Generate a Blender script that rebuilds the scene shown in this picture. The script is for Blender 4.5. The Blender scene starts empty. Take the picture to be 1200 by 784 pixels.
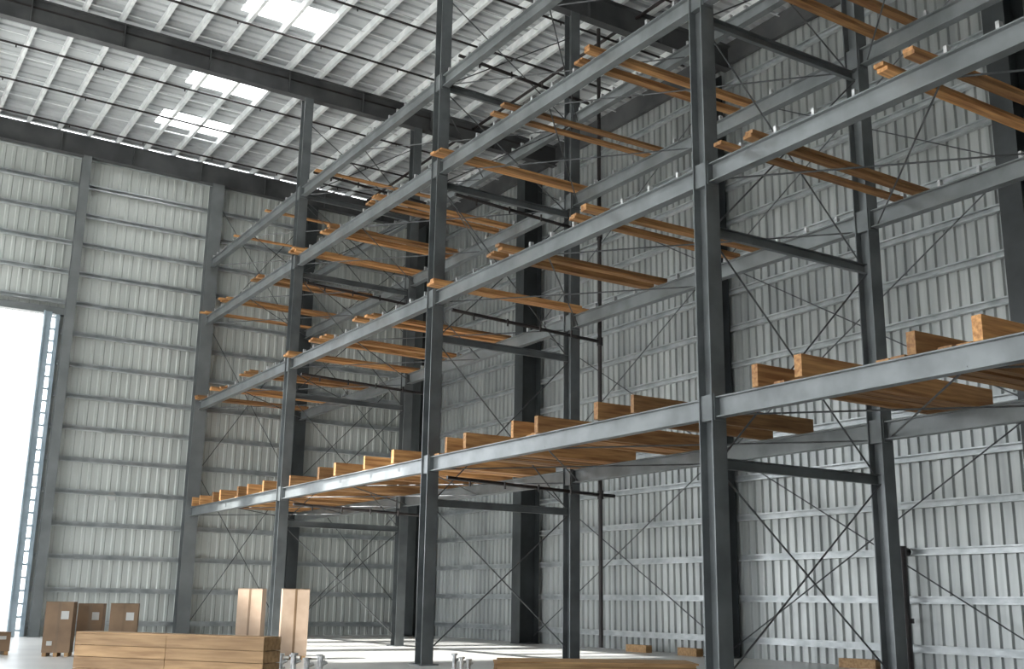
import bpy, bmesh, math, random
from mathutils import Vector, Matrix
random.seed(7)
C = bpy.context.scene.collection

# ------------------------------------------------------------ materials
def newmat(name):
    m = bpy.data.materials.new(name); m.use_nodes = True
    nt = m.node_tree
    return m, nt, nt.nodes["Principled BSDF"]

def noisy(name, c1, c2, scale=(1, 1, 1), nscale=4.0, rough=0.5, metal=0.0, island=0.0, bump=0.0, lo=0.35, hi=0.65):
    m, nt, b = newmat(name)
    N = nt.nodes; L = nt.links
    tc = N.new("ShaderNodeTexCoord"); mp = N.new("ShaderNodeMapping")
    mp.inputs["Scale"].default_value = scale
    L.new(tc.outputs["Object"], mp.inputs["Vector"])
    nz = N.new("ShaderNodeTexNoise"); nz.inputs["Scale"].default_value = nscale
    nz.inputs["Detail"].default_value = 5
    L.new(mp.outputs["Vector"], nz.inputs["Vector"])
    cr = N.new("ShaderNodeValToRGB")
    cr.color_ramp.elements[0].position = lo; cr.color_ramp.elements[0].color = (*c1, 1)
    cr.color_ramp.elements[1].position = hi; cr.color_ramp.elements[1].color = (*c2, 1)
    L.new(nz.outputs["Fac"], cr.inputs["Fac"])
    col = cr.outputs["Color"]
    if island > 0:
        g = N.new("ShaderNodeNewGeometry"); hs = N.new("ShaderNodeHueSaturation")
        mr = N.new("ShaderNodeMapRange")
        mr.inputs["To Min"].default_value = 1 - island; mr.inputs["To Max"].default_value = 1 + island
        L.new(g.outputs["Random Per Island"], mr.inputs["Value"])
        L.new(mr.outputs["Result"], hs.inputs["Value"])
        L.new(col, hs.inputs["Color"]); col = hs.outputs["Color"]
    L.new(col, b.inputs["Base Color"])
    b.inputs["Roughness"].default_value = rough
    b.inputs["Metallic"].default_value = metal
    if bump > 0:
        bp = N.new("ShaderNodeBump"); bp.inputs["Strength"].default_value = bump
        bp.inputs["Distance"].default_value = 0.02
        L.new(nz.outputs["Fac"], bp.inputs["Height"]); L.new(bp.outputs["Normal"], b.inputs["Normal"])
    return m

M_rack = noisy("rack_steel_paint", (.105, .116, .12), (.16, .174, .18), nscale=1.5, rough=.34, metal=.3)
M_beam = noisy("rack_beam_paint", (.15, .163, .168), (.22, .238, .245), nscale=1.5, rough=.34, metal=.3)
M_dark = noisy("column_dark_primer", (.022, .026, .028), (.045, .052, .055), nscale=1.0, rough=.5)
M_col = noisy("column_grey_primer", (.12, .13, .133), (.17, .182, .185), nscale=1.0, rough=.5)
M_raft = noisy("rafter_primer", (.05, .052, .055), (.09, .093, .095), nscale=1.0, rough=.6)
M_purl = noisy("galvanised_purlin", (.62, .65, .66), (.82, .84, .84), nscale=2, rough=.4, metal=.1)
M_girt = noisy("galvanised_girt", (.36, .39, .40), (.55, .58, .59), nscale=2, rough=.33, metal=.4)
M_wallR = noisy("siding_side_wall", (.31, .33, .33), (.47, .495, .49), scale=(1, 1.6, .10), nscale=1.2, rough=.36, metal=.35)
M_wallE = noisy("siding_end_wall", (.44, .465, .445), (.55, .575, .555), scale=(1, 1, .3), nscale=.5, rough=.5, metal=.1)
M_roof = noisy("roof_sheet", (.38, .40, .41), (.50, .52, .53), scale=(.2, 1, 1), nscale=1, rough=.45, metal=.1)
M_floor = noisy("concrete_floor", (.54, .54, .53), (.70, .70, .68), nscale=.35, rough=.3, bump=.05)
M_ground = noisy("outdoor_concrete", (.30, .30, .29), (.38, .38, .37), nscale=.3, rough=.8)
M_pipe = noisy("black_sprinkler_pipe", (.012, .010, .011), (.03, .022, .022), nscale=3, rough=.4)
M_rod = noisy("rod_steel", (.06, .065, .07), (.11, .115, .12), nscale=3, rough=.4, metal=.4)
M_wood = noisy("timber", (.25, .11, .038), (.50, .27, .105), scale=(.6, 9, 9), nscale=1.6, rough=.65, island=.45, bump=.2)
M_crate = noisy("crate_planks", (.26, .145, .06), (.43, .265, .125), scale=(.7, 8, 8), nscale=1.6, rough=.6, island=.14, bump=.2)
M_card = noisy("cardboard", (.20, .13, .08), (.26, .17, .105), nscale=2, rough=.8)
M_cardl = noisy("cardboard_light", (.40, .29, .21), (.48, .36, .27), nscale=2, rough=.8)
M_white = noisy("white_paper", (.5, .5, .48), (.6, .6, .58), nscale=2, rough=.6)
M_tape = noisy("packing_tape", (.16, .10, .055), (.22, .14, .08), nscale=2, rough=.35)
M_jamb = noisy("blue_grey_jamb", (.32, .40, .46), (.42, .50, .56), nscale=2, rough=.4, metal=.2)
M_zinc = noisy("zinc_hardware", (.35, .36, .37), (.7, .7, .7), nscale=8, rough=.3, metal=.5)

def skylight_mat(name, fac):
    m, nt, b = newmat(name)
    N = nt.nodes; L = nt.links
    t = N.new("ShaderNodeBsdfTranslucent"); t.inputs["Color"].default_value = (.95, .97, .97, 1)
    tr = N.new("ShaderNodeBsdfTransparent"); tr.inputs["Color"].default_value = (.95, .97, .97, 1)
    mx = N.new("ShaderNodeMixShader"); mx.inputs[0].default_value = fac
    L.new(t.outputs[0], mx.inputs[1]); L.new(tr.outputs[0], mx.inputs[2])
    L.new(mx.outputs[0], N["Material Output"].inputs["Surface"])
    return m
M_sky = skylight_mat("skylight_fibreglass", .03)
M_skyc = skylight_mat("added_sun_opening", .85)  # for the added unseen roof openings that let sun through

# ------------------------------------------------------------ mesh builder
class MB:
    def __init__(s): s.v = []; s.f = []; s.m = []
    def hexa(s, pts, mi=0):
        n = len(s.v); s.v += [tuple(p) for p in pts]
        for q in ((0, 3, 2, 1), (4, 5, 6, 7), (0, 1, 5, 4), (1, 2, 6, 5), (2, 3, 7, 6), (3, 0, 4, 7)):
            s.f.append(tuple(n + i for i in q)); s.m.append(mi)
    def box(s, x0, x1, y0, y1, z0, z1, mi=0):
        s.hexa([(x0, y0, z0), (x1, y0, z0), (x1, y1, z0), (x0, y1, z0),
                (x0, y0, z1), (x1, y0, z1), (x1, y1, z1), (x0, y1, z1)], mi)
    def obox(s, c, size, rot=0.0, tilt=0.0, mi=0):
        R = Matrix.Rotation(rot, 3, 'Z') @ Matrix.Rotation(tilt, 3, 'Y')
        hx, hy, hz = [a / 2 for a in size]
        P = [(-hx, -hy, -hz), (hx, -hy, -hz), (hx, hy, -hz), (-hx, hy, -hz),
             (-hx, -hy, hz), (hx, -hy, hz), (hx, hy, hz), (-hx, hy, hz)]
        s.hexa([Vector(c) + R @ Vector(p) for p in P], mi)
    def prism(s, a, b, prof, up=(0, 0, 1), mi=0):
        a = Vector(a); b = Vector(b); d = (b - a).normalized(); up = Vector(up)
        side = d.cross(up).normalized(); u2 = side.cross(d).normalized()
        n = len(s.v); k = len(prof)
        for p in (a, b):
            for (u, w) in prof: s.v.append(tuple(p + side * u + u2 * w))
        for i in range(k):
            j = (i + 1) % k
            s.f.append((n + i, n + j, n + k + j, n + k + i)); s.m.append(mi)
        s.f.append(tuple(n + i for i in reversed(range(k)))); s.m.append(mi)
        s.f.append(tuple(n + k + i for i in range(k))); s.m.append(mi)
    def rod(s, a, b, r=.02, n=6, mi=0):
        d = (Vector(b) - Vector(a)).normalized()
        up = (0, 0, 1) if abs(d.z) < .95 else (0, 1, 0)
        s.prism(a, b, [(r * math.cos(2 * math.pi * i / n), r * math.sin(2 * math.pi * i / n)) for i in range(n)], up, mi)
    def ibeam(s, a, b, h, w, tf=.022, tw=.014, up=(0, 0, 1), mi=0):
        H = h / 2; W = w / 2; t = tw / 2
        s.prism(a, b, [(-W, -H), (W, -H), (W, -H + tf), (t, -H + tf), (t, H - tf), (W, H - tf), (W, H), (-W, H),
                       (-W, H - tf), (-t, H - tf), (-t, -H + tf), (-W, -H + tf)], up, mi)
    def chan(s, a, b, h, w, t=.012, lip=0.0, flip=1, up=(0, 0, 1), mi=0):
        H = h / 2
        P = [(0, -H), (w, -H), (w, -H + t), (t, -H + t), (t, H - t), (w, H - t), (w, H), (0, H)]
        if lip: P = [(0, -H), (w, -H), (w, -H + lip), (w - t, -H + lip), (w - t, -H + t), (t, -H + t), (t, H - t),
                     (w - t, H - t), (w - t, H - lip), (w, H - lip), (w, H), (0, H)]
        s.prism(a, b, [(u * flip, v) for u, v in P], up, mi)
    def obj(s, name, mats, parent=None, smooth=False):
        me = bpy.data.meshes.new(name); me.from_pydata(s.v, [], s.f); me.update()
        for mm in (mats if isinstance(mats, (list, tuple)) else [mats]): me.materials.append(mm)
        me.polygons.foreach_set("material_index", s.m)
        me.validate()
        o = bpy.data.objects.new(name, me); C.objects.link(o)
        bm = bmesh.new(); bm.from_mesh(me); bmesh.ops.recalc_face_normals(bm, faces=bm.faces); bm.to_mesh(me); bm.free()
        if parent: o.parent = parent
        return o
def empty(name, loc=(0, 0, 0)):
    e = bpy.data.objects.new(name, None); e.empty_display_size = .3; C.objects.link(e); return e

def corr_profile(t0, t1, period, h, frac=.26):
    pts = []; t = t0
    while t < t1 - 1e-6:
        for f, dd in ((0, 0), (1 - frac - .20, 0), (1 - frac - .10, h), (1 - .10, h)):
            tt = t + f * period
            if tt <= t1: pts.append((tt, dd))
        t += period
    pts.append((t1, 0)); return sorted(pts)

# ------------------------------------------------------------ dimensions (metres)
XF, XR, XW = 13.8, 18.4, 25.2
YE = 47.7
YS = [-6.5, 4.2, 14.9, 25.8, 36.45, 47.1]
LV = [5.1, 9.65, 13.45, 16.1]
XL = -18.0; Y0 = -7.0
SL = 0.008
def rz(x): return 19.85 + (XF - x) * SL

# ------------------------------------------------------------ floor / ground
b = MB(); b.box(XL, XW + .3, Y0, YE + .3, -.2, 0); b.obj("floor", M_floor)
b = MB(); b.box(-120, 120, -100, Y0 - .01, -.3, -.06); b.box(-120, 120, YE + .31, 260, -.3, -.06)
b.box(-120, XL - .01, Y0 - .01, YE + .31, -.3, -.06); b.box(XW + .31, 120, Y0 - .01, YE + .31, -.3, -.06)
b.obj("ground_outside", M_ground)

# ------------------------------------------------------------ walls
def sheet_y(b, x, y0, y1, z0, z1, period, h, sgn=-1, mi=0):
    P = corr_profile(y0, y1, period, h); n = len(b.v)
    for (t, d) in P:
        b.v.append((x + sgn * d, t, z0)); b.v.append((x + sgn * d, t, z1))
    for i in range(len(P) - 1):
        b.f.append((n + 2 * i, n + 2 * i + 1, n + 2 * i + 3, n + 2 * i + 2)); b.m.append(mi)
def sheet_x(b, y, x0, x1, z0, z1, period, h, sgn=-1, mi=0):
    P = corr_profile(x0, x1, period, h); n = len(b.v)
    for (t, d) in P:
        b.v.append((t, y + sgn * d, z0)); b.v.append((t, y + sgn * d, z1 + (XF - t) * SL))
    for i in range(len(P) - 1):
        b.f.append((n + 2 * i, n + 2 * i + 1, n + 2 * i + 3, n + 2 * i + 2)); b.m.append(mi)
wr = empty("wall_right")
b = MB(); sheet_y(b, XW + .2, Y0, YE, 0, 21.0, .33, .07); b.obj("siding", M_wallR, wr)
b = MB()
for i in range(16):
    z = .55 + 1.25 * i
    b.chan((XW + .12, Y0, z), (XW + .12, YE - .2, z), .2, .16, .014, .04, flip=-1)
b.obj("girts", M_girt, wr)
DX0, DX1, DZ = -7.0, 7.75, 12.95
we = empty("wall_back")
b = MB()
sheet_x(b, YE, DX1, XW + .2, 0, 21.0, .40, .028)
sheet_x(b, YE, DX0, DX1, DZ, 21.0, .40, .028)
sheet_x(b, YE, XL, DX0, 0, 21.0, .40, .028)
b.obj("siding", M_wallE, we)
b = MB()
for i in range(16):
    z = .5 + 1.3 * i
    segs = [(DX1 + .1, XW)] if z < DZ else [(XL, XW)]
    if z < DZ: segs.append((XL, DX0))
    for a0, a1 in segs:
        b.chan((a0, YE - .08, z), (a1, YE - .08, z), .2, .16, .014, .04, flip=1)
b.obj("girts", M_girt, we)
b = MB(); sheet_x(b, Y0, XL, XW + .2, 0, 21.0, .40, .05, 1); b.obj("shade_wall_front", M_wallE)  # unseen wall behind the camera, added to darken surfaces facing it
b = MB(); sheet_y(b, XL, Y0, YE, 11.5, 21.2, .33, .07, 1); b.obj("shade_wall_left", M_wallE)  # unseen, upper part only, added to block light from the upper interior
dj = empty("door_1")
b = MB()
b.box(DX1 - .62, DX1 - .30, YE - .40, YE - .30, 0, DZ)
b.box(DX1 - .62, DX1 - .56, YE - .52, YE - .30, 0, DZ)
b.box(DX1 - .12, DX1 + .04, YE - .28, YE + .05, 0, DZ)
for i in range(26):
    z = .2 + i * .5
    b.box(DX1 - .32, DX1 - .10, YE - .36, YE - .33, z, z + .08)
b.obj("jamb_frame", M_jamb, dj)
b = MB(); b.box(DX0 - .2, DX1 + .2, YE - .3, YE + .1, DZ - .05, DZ + .25); b.obj("header", M_col, dj)
b = MB(); b.box(DX0 - 2.5, DX0 + 1, YE + .2, YE + .35, 0, DZ); b.obj("sliding_leaf", M_wallE, dj)

# ------------------------------------------------------------ building columns
def column(name, x, y, z1, w, d, mat, axis='y'):
    b = MB()
    if axis == 'y': b.ibeam((x, y, 0), (x, y, z1), d, w, .03, .02, up=(0, 1, 0))
    else: b.ibeam((x, y, 0), (x, y, z1), d, w, .03, .02, up=(1, 0, 0))
    b.box(x - w / 2 - .05, x + w / 2 + .05, y - d / 2 - .05, y + d / 2 + .05, 0, .03)
    return b.obj(name, mat)
for y in (-6.4, 4.2, 15.2, 26.5, 37.8):
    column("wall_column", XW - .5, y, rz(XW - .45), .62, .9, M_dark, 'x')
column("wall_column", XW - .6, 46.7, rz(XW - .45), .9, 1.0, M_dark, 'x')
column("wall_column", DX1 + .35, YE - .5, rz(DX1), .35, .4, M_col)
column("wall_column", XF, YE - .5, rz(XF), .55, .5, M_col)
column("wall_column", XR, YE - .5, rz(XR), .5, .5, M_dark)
column("wall_column", DX0 - .3, YE - .5, rz(DX0), .4, .5, M_col)
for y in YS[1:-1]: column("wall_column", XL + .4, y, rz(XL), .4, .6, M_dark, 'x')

# ------------------------------------------------------------ roof
for y in YS:
    b = MB()
    yy = y if y < 47 else YE - .5
    b.ibeam((XL, yy, rz(XL) + .45), (XW - .1, yy, rz(XW) + .45), .9, .32, .03, .02)
    x = XL + 1
    while x < XW - 1:
        b.box(x, x + .02, yy - .15, yy + .15, rz(x) + .03, rz(x) + .87); x += 3
    b.obj("roof_rafter", M_raft)
PX = [XL + .4 + 1.22 * i for i in range(35)]
b = MB()
for x in PX:
    z = rz(x) + .9 + .15
    b.chan((x, Y0, z), (x, YE - .1, z), .29, .12, .014, .03)
b.obj("roof_purlins", M_purl)
b = MB()
y = 2.0
while y < YE:
    b.rod((XL, y, rz(XL) + .98), (XW, y, rz(XW) + .98), .022)
    y += 1.78
b.obj("purlin_bridging", M_purl)
SK = [(10.15, 13.05, yy - .75, yy + .75, 0) for yy in (10, 21.5, 32.9, 39.4, 43.8)]
SK += [(-8.5, -6.0, 20.6, 22.4, 0), (-8.5, -6.0, 9.1, 10.9, 0)]
SK += [(-9.0, 1.9, 26.4, 32.1, 1), (-9.0, 1.9, 33.7, 38.6, 1), (-9.0, 1.9, 40.2, 42.6, 1)]  # unseen roof openings, added so the sun brightens the floor under the rack
ys = sorted(set([Y0, YE] + [s[2] for s in SK] + [s[3] for s in SK]))
b = MB(); bs = MB()
def roofz(x): return rz(x) + .9 + .30
def roof_strip(b, x0, x1, y0, y1, mi=0):
    if x1 - x0 < .01: return
    P = corr_profile(y0, y1, .42, .09, .18); n = len(b.v)
    for t, d in P:
        b.v.append((x0, t, roofz(x0) + d)); b.v.append((x1, t, roofz(x1) + d))
    for i in range(len(P) - 1):
        b.f.append((n + 2 * i, n + 2 * i + 1, n + 2 * i + 3, n + 2 * i + 2)); b.m.append(mi)
for i in range(len(ys) - 1):
    y0, y1 = ys[i], ys[i + 1]; ym = (y0 + y1) / 2
    cuts = sorted([s for s in SK if s[2] < ym < s[3]])
    x = XL
    for c in cuts:
        roof_strip(b, x, c[0], y0, y1); roof_strip(bs, c[0], c[1], y0, y1, c[4]); x = c[1]
    roof_strip(b, x, XW + .3, y0, y1)
b.obj("ceiling", M_roof)
bs.obj("skylight_panels", [M_sky, M_skyc])
b = MB(); b.box(XW - .05, XW + .1, Y0, YE, rz(XW) + .3, rz(XW) + 1.1)
b.obj("trim_1", M_raft)

b = MB()
y = 9.0
while y < 46:
    b.rod((XL, y, rz(XL) + .62), (XW - .8, y, rz(XW - .8) + .62), .04, 8)
    x = XL + 1
    while x < XW - 1:
        b.rod((x, y, rz(x) + .64), (x, y, rz(x) + .5), .025); x += 3
    y += 3.05
for x in (3.0, 21.0): b.rod((x, Y0, rz(x) + .7), (x, YE - .8, rz(x) + .7), .06, 8)
b.obj("ceiling_sprinkler_pipes", M_pipe)

# ------------------------------------------------------------ rack
rack = empty("storage_rack")
b = MB()
for x in (XF, XR):
    for y in YS:
        if y > 47: continue
        w = .34
        b.ibeam((x, y, 0), (x, y, rz(x) - .01), .36, w, .022, .014, up=(0, 1, 0))
        b.box(x - .28, x + .28, y - .28, y + .28, 0, .03)
        for z in LV:
            b.box(x - .13, x + .13, y - .205, y + .205, z - .24, z + .24)
b.obj("posts", M_rack, rack)
b = MB()
for li, z in enumerate(LV):
    for x in (XF, XR):
        for i in range(len(YS) - 1):
            y0 = YS[i] + .21; y1 = YS[i + 1] - (.21 if i < 4 else .15)
            h = .38 if li < 3 else .34
            b.ibeam((x, y0, z), (x, y1, z), h, .2, .022, .014)
b.obj("beams", M_beam, rack)
ST = [4.1, 8.55, 13.0, 16.0]
b = MB(); r = MB()
for y in YS[:-1]:
    for z in ST:
        b.chan((XF + .17, y, z), (XR - .17, y, z), .2, .1, .012)
    zz = [.3] + ST + [19.0]
    for i in range(len(zz) - 1):
        r.rod((XF + .15, y - .05, zz[i] + .1), (XR - .15, y - .05, zz[i + 1] - .1), .018)
        r.rod((XF + .15, y + .05, zz[i + 1] - .1), (XR - .15, y + .05, zz[i] + .1), .018)
b.obj("transverse_struts", M_rack, rack)
for z in LV:
    for i in range(len(YS) - 1):
        ym = (YS[i] + YS[i + 1]) / 2
        for ya, yb in ((YS[i] + .3, ym), (ym, YS[i + 1] - .3)):
            r.rod((XF, ya, z - .12), (XR, yb, z - .12), .018)
            r.rod((XF, yb, z - .15), (XR, ya, z - .15), .018)
r.obj("brace_rods", M_rod, rack)
b = MB()
for li in (1, 2, 3):
    z = LV[li] + (.19 if li < 3 else .17)
    for x in (XF, XR):
        y = 5.0
        while y < 46.8:
            b.box(x - .05, x + .05, y - .03, y + .03, z, z + .15)
            y += .89 if li < 3 else .55
b.obj("beam_clips", M_zinc, rack)

# ------------------------------------------------------------ timbers on the beams
def board(b, x0, ln, y, z, w, t, yaw=0.0, tilt=0.0):
    c = (x0 + ln / 2 * math.cos(yaw), y + ln / 2 * math.sin(yaw), z + t / 2)
    b.obox(c, (ln, w, t), yaw, tilt)
b = MB()
zt = LV[0] + .192
for y in (5.9, 7.0, 9.28, 10.4, 12.55, 13.6, 17.0, 18.1, 20.4, 21.4, 23.7, 24.7, 27.6, 29.4, 31.6, 33.0, 35.6, 38.2, 39.6, 40.7, 42.5, 43.6, 45.2, 46.3):
    w = random.choice((.10, .14, .16)); h = random.choice((.36, .38, .40))
    board(b, XF - random.uniform(.10, .28), 5.2 + random.uniform(-.2, .3), y, zt, w, h, random.uniform(-.015, .015))
    if random.random() < .6:
        board(b, XF - random.uniform(-.1, .1), 5.1, y + .32, zt, .26, .05, random.uniform(-.02, .02))
        board(b, XF - random.uniform(-.1, .1), 5.0, y + .62, zt, .24, .05, random.uniform(-.02, .02))
b.obj("timber_joists", M_wood)
for li in (1, 2):
    b = MB(); zt = LV[li] + .192
    for y in (6.2, 9.75, 13.4, 18.2, 21.6, 25.1, 29.4, 32.8, 35.9, 39.8, 43.5, 46.4):
        for k in range(2):
            yy = y + k * .62 + random.uniform(-.05, .05)
            if yy > 46.8 or any(abs(yy - p) < .35 for p in YS): yy -= .42
            x0 = XF - random.uniform(.28, .55); ln = 5.4 + random.uniform(-.15, .3); yw = random.uniform(-.02, .02)
            board(b, x0, ln, yy, zt, .20, .07, yw)
            if random.random() < .8:
                board(b, x0 + random.uniform(-.1, .25), ln - random.uniform(0, .5), yy + random.uniform(-.03, .03), zt + .074, .19, .07, yw)
    b.obj("timber_dunnage", M_wood)
b = MB(); zt = LV[3] + .172
for y in (34.5, 39.5, 43.2):
    board(b, XF - .3, 5.3, y, zt, .2, .05, random.uniform(-.02, .02))
b.obj("timber_dunnage", M_wood)

# ------------------------------------------------------------ sprinkler risers in rack
def pipe_set(y, x1, zs, name="rack_sprinkler_pipe"):
    b = MB()
    b.rod((x1, y, .4), (x1, y, 19.3), .06, 10)
    for z in zs:
        b.rod((XF + .1, y - .32, z + .1), (x1, y, z), .05, 8)
        b.rod((x1, y, z - .12), (x1, y, z + .12), .09, 10)
        for k in range(4):
            x = XF + .8 + k * 1.1
            b.rod((x, y - .3 + .02 * k, z - .08), (x, y - .3 + .02 * k, z + .12), .03)
    b.rod((x1, y, zs[0]), (x1 + .5, y, zs[0]), .05, 8)
    return b.obj(name, M_pipe)
pipe_set(25.35, 19.1, (4.6, 9.1, 12.4, 16.6))
pipe_set(36.0, 19.1, (4.6, 9.1, 12.4, 16.6))
b = MB(); b.rod((XW - .3, 19.7, 0), (XW - .3, 19.7, 3.2), .12, 12); b.rod((XW - .3, 19.7, 3.05), (XW - .05, 19.7, 3.05), .11, 10)
b.rod((XW - .3, 19.7, 1.2), (XW - .3, 19.7, 1.32), .2, 12); b.obj("fire_standpipe", M_pipe)

# ------------------------------------------------------------ wall bracing
b = MB()
xw = XW - .15
for (ya, yb) in ((15.4, 26.3), (26.7, 37.6), (4.4, 15.0)):
    for (za, zb) in ((.3, 6.4), (6.4, 12.8), (12.8, 19.0)):
        b.rod((xw, ya, za), (xw, yb, zb), .02); b.rod((xw - .05, ya, zb), (xw - .05, yb, za), .02)
b.obj("wall_brace_rods", M_rod)
b = MB()
for (xa, xb) in ((XF + .2, XR - .2), (XR + .2, XW - .4)):
    for (za, zb) in ((.3, 6.8), (6.8, 13.3), (13.3, 19)):
        b.rod((xa, YE - .3, za), (xb, YE - .3, zb), .018); b.rod((xa, YE - .34, zb), (xb, YE - .34, za), .018)
b.obj("end_wall_brace_rods", M_rod)

# ------------------------------------------------------------ ground objects
PSI = math.radians(32.3)
def ground_xy(t, d):
    xr = t * d
    return (xr * math.cos(PSI) + d * math.sin(PSI), -xr * math.sin(PSI) + d * math.cos(PSI))

a = Vector((*ground_xy(-.378, 18.6), 0)); c = Vector((*ground_xy(-.213, 17.2), 0))
ln = (c - a).length; ang = math.atan2(c.y - a.y, c.x - a.x)
b = MB(); H = 1.0; D = .42
nb = 5
for side in (0, 1):
    yy = 0 if side == 0 else D
    for i in range(nb):
        z0 = .1 + i * (H - .1) / nb
        b.box(0, ln * .5 - .004, yy, yy + .025, z0 + .004, z0 + (H - .1) / nb - .004)
        b.box(ln * .5 + .004, ln, yy, yy + .025, z0 + .004, z0 + (H - .1) / nb - .004)
for xx in (0, ln - .025):
    for i in range(nb):
        z0 = .1 + i * (H - .1) / nb
        b.box(xx, xx + .025, .03, D - .005, z0 + .004, z0 + (H - .1) / nb - .004)
for i in range(4):
    b.box(0, ln, i * (D + .025) / 4 + .003, (i + 1) * (D + .025) / 4 - .003, H, H + .025)
for xx in (.2, ln * .5 - .05, ln - .3): b.box(xx, xx + .1, 0, D, 0, .1)
o = b.obj("plank_crate", M_crate); o.location = a; o.rotation_euler = (0, 0, ang)

def carton(name, t, d, w, dep, h, rot, mat, labels=True):
    x, y = ground_xy(t, d)
    b = MB(); b.box(-w / 2, w / 2, -dep / 2, dep / 2, .1, h)
    for xx in (-w / 2 + .02, -.05, w / 2 - .12): b.box(xx, xx + .1, -dep / 2, dep / 2, 0, .1, 3)
    b.box(-.03, .03, -dep / 2 - .003, dep / 2 + .003, .1, h + .003, 1)
    b.box(-w / 2 - .003, w / 2 + .003, -dep / 2 + .0, -dep / 2 + .02, h - .02, h + .004, 1)
    if labels:
        b.box(w * .08, w * .36, -dep / 2 - .006, -dep / 2, h * .68, h * .83, 2)
        b.box(-w * .35, -w * .15, -dep / 2 - .006, -dep / 2, h * .2, h * .28, 2)
    o = b.obj(name, [mat, M_tape, M_white, M_crate]); o.location = (x, y, 0); o.rotation_euler = (0, 0, rot)
carton("cardboard_carton", -.393, 30.8, .70, .62, 1.42, -.35, M_card)
carton("cardboard_carton", -.366, 31.8, .66, .62, 1.38, -.35, M_card)
carton("cardboard_carton", -.337, 31.2, .72, .62, 1.40, -.30, M_card)
carton("tall_cardboard_carton", -.226, 32.0, .68, .6, 1.85, -.55, M_cardl, False)
carton("tall_cardboard_carton", -.188, 31.0, .72, .6, 1.85, -.30, M_cardl, False)
carton("cardboard_carton", -.452, 31.0, .8, .8, .6, .1, M_card)

x, y = ground_xy(.075, 24.6)
b = MB()
for i in range(7): b.obox((random.uniform(-.05, .05), random.uniform(-.05, .05), .16 + i * .036), (4.2, 1.6, .032), random.uniform(-.02, .02))
for k in (-1.6, 0, 1.6): b.box(k - .05, k + .05, -.7, .7, 0, .14)
o = b.obj("plywood_stack", M_crate); o.location = (x, y, 0); o.rotation_euler = (0, 0, -.55)

def valve_pallet(t, d, n, rot):
    x, y = ground_xy(t, d)
    b = MB()
    for k in (-.4, 0, .4): b.box(k - .05, k + .05, -.4, .4, 0, .1, 1)
    for k in range(5): b.box(-.5, .5, -.4 + k * .17, -.4 + k * .17 + .12, .1, .125, 1)
    for k in range(n):
        xx = -.4 + (k % 4) * .26; yy = -.18 + (k // 4) * .36; hh = random.uniform(.2, .42)
        b.rod((xx, yy, .125), (xx, yy, .125 + hh), .04, 8); b.rod((xx, yy, .125 + hh * .6), (xx + .12, yy, .125 + hh * .75), .03, 8)
        b.rod((xx, yy, .12 + hh), (xx, yy, .16 + hh), .07, 8)
    o = b.obj("valve_pallet", [M_zinc, M_crate]); o.location = (x, y, 0); o.rotation_euler = (0, 0, rot)
valve_pallet(-.180, 22.5, 8, -.3)
valve_pallet(-.042, 25.0, 3, .4)
b = MB(); b.rod((10.6, YE - .12, 5.6), (10.6, YE - .05, 5.6), .17, 16); b.obj("wall_vent", M_white)
b = MB()
for yy in (21.0, 27.8, 30.4): b.obox((XW - .7, yy, .12), (.25, 1.1, .24), random.uniform(-.2, .2))
b.obj("timber_offcuts", M_crate)

# ------------------------------------------------------------ world / light
w = bpy.data.worlds.new("World"); bpy.context.scene.world = w; w.use_nodes = True
bg = w.node_tree.nodes["Background"]
bg.inputs["Color"].default_value = (.92, .96, 1.0, 1); bg.inputs["Strength"].default_value = 5.2
sd = bpy.data.lights.new("sun", 'SUN'); sd.energy = 26; sd.angle = math.radians(2); sd.color = (1, .97, .92)
so = bpy.data.objects.new("sun", sd); C.objects.link(so)
so.rotation_euler = Vector((1.0, .05, -1)).to_track_quat('-Z', 'Y').to_euler()

# ------------------------------------------------------------ camera
p = math.radians(13.65); th = 80 / 5310
cs, sn, cp, sp = math.cos(PSI), math.sin(PSI), math.cos(p), math.sin(p)
R0 = Vector((cs, -sn, 0)); U0 = Vector((-sn * sp, -cs * sp, cp)); F = Vector((sn * cp, cs * cp, sp))
Rv = (R0 + th * U0).normalized(); Uv = (U0 - th * R0).normalized()
cd = bpy.data.cameras.new("camera"); cd.sensor_width = 36; cd.lens = 36 * 1289 / 1200; cd.clip_end = 600
co = bpy.data.objects.new("camera", cd); C.objects.link(co)
m = Matrix.Identity(4)
for i in range(3):
    m[i][0] = Rv[i]; m[i][1] = Uv[i]; m[i][2] = -F[i]
m[2][3] = 1.6
co.matrix_world = m
bpy.context.scene.camera = co
bpy.context.scene.view_settings.view_transform = 'Standard'
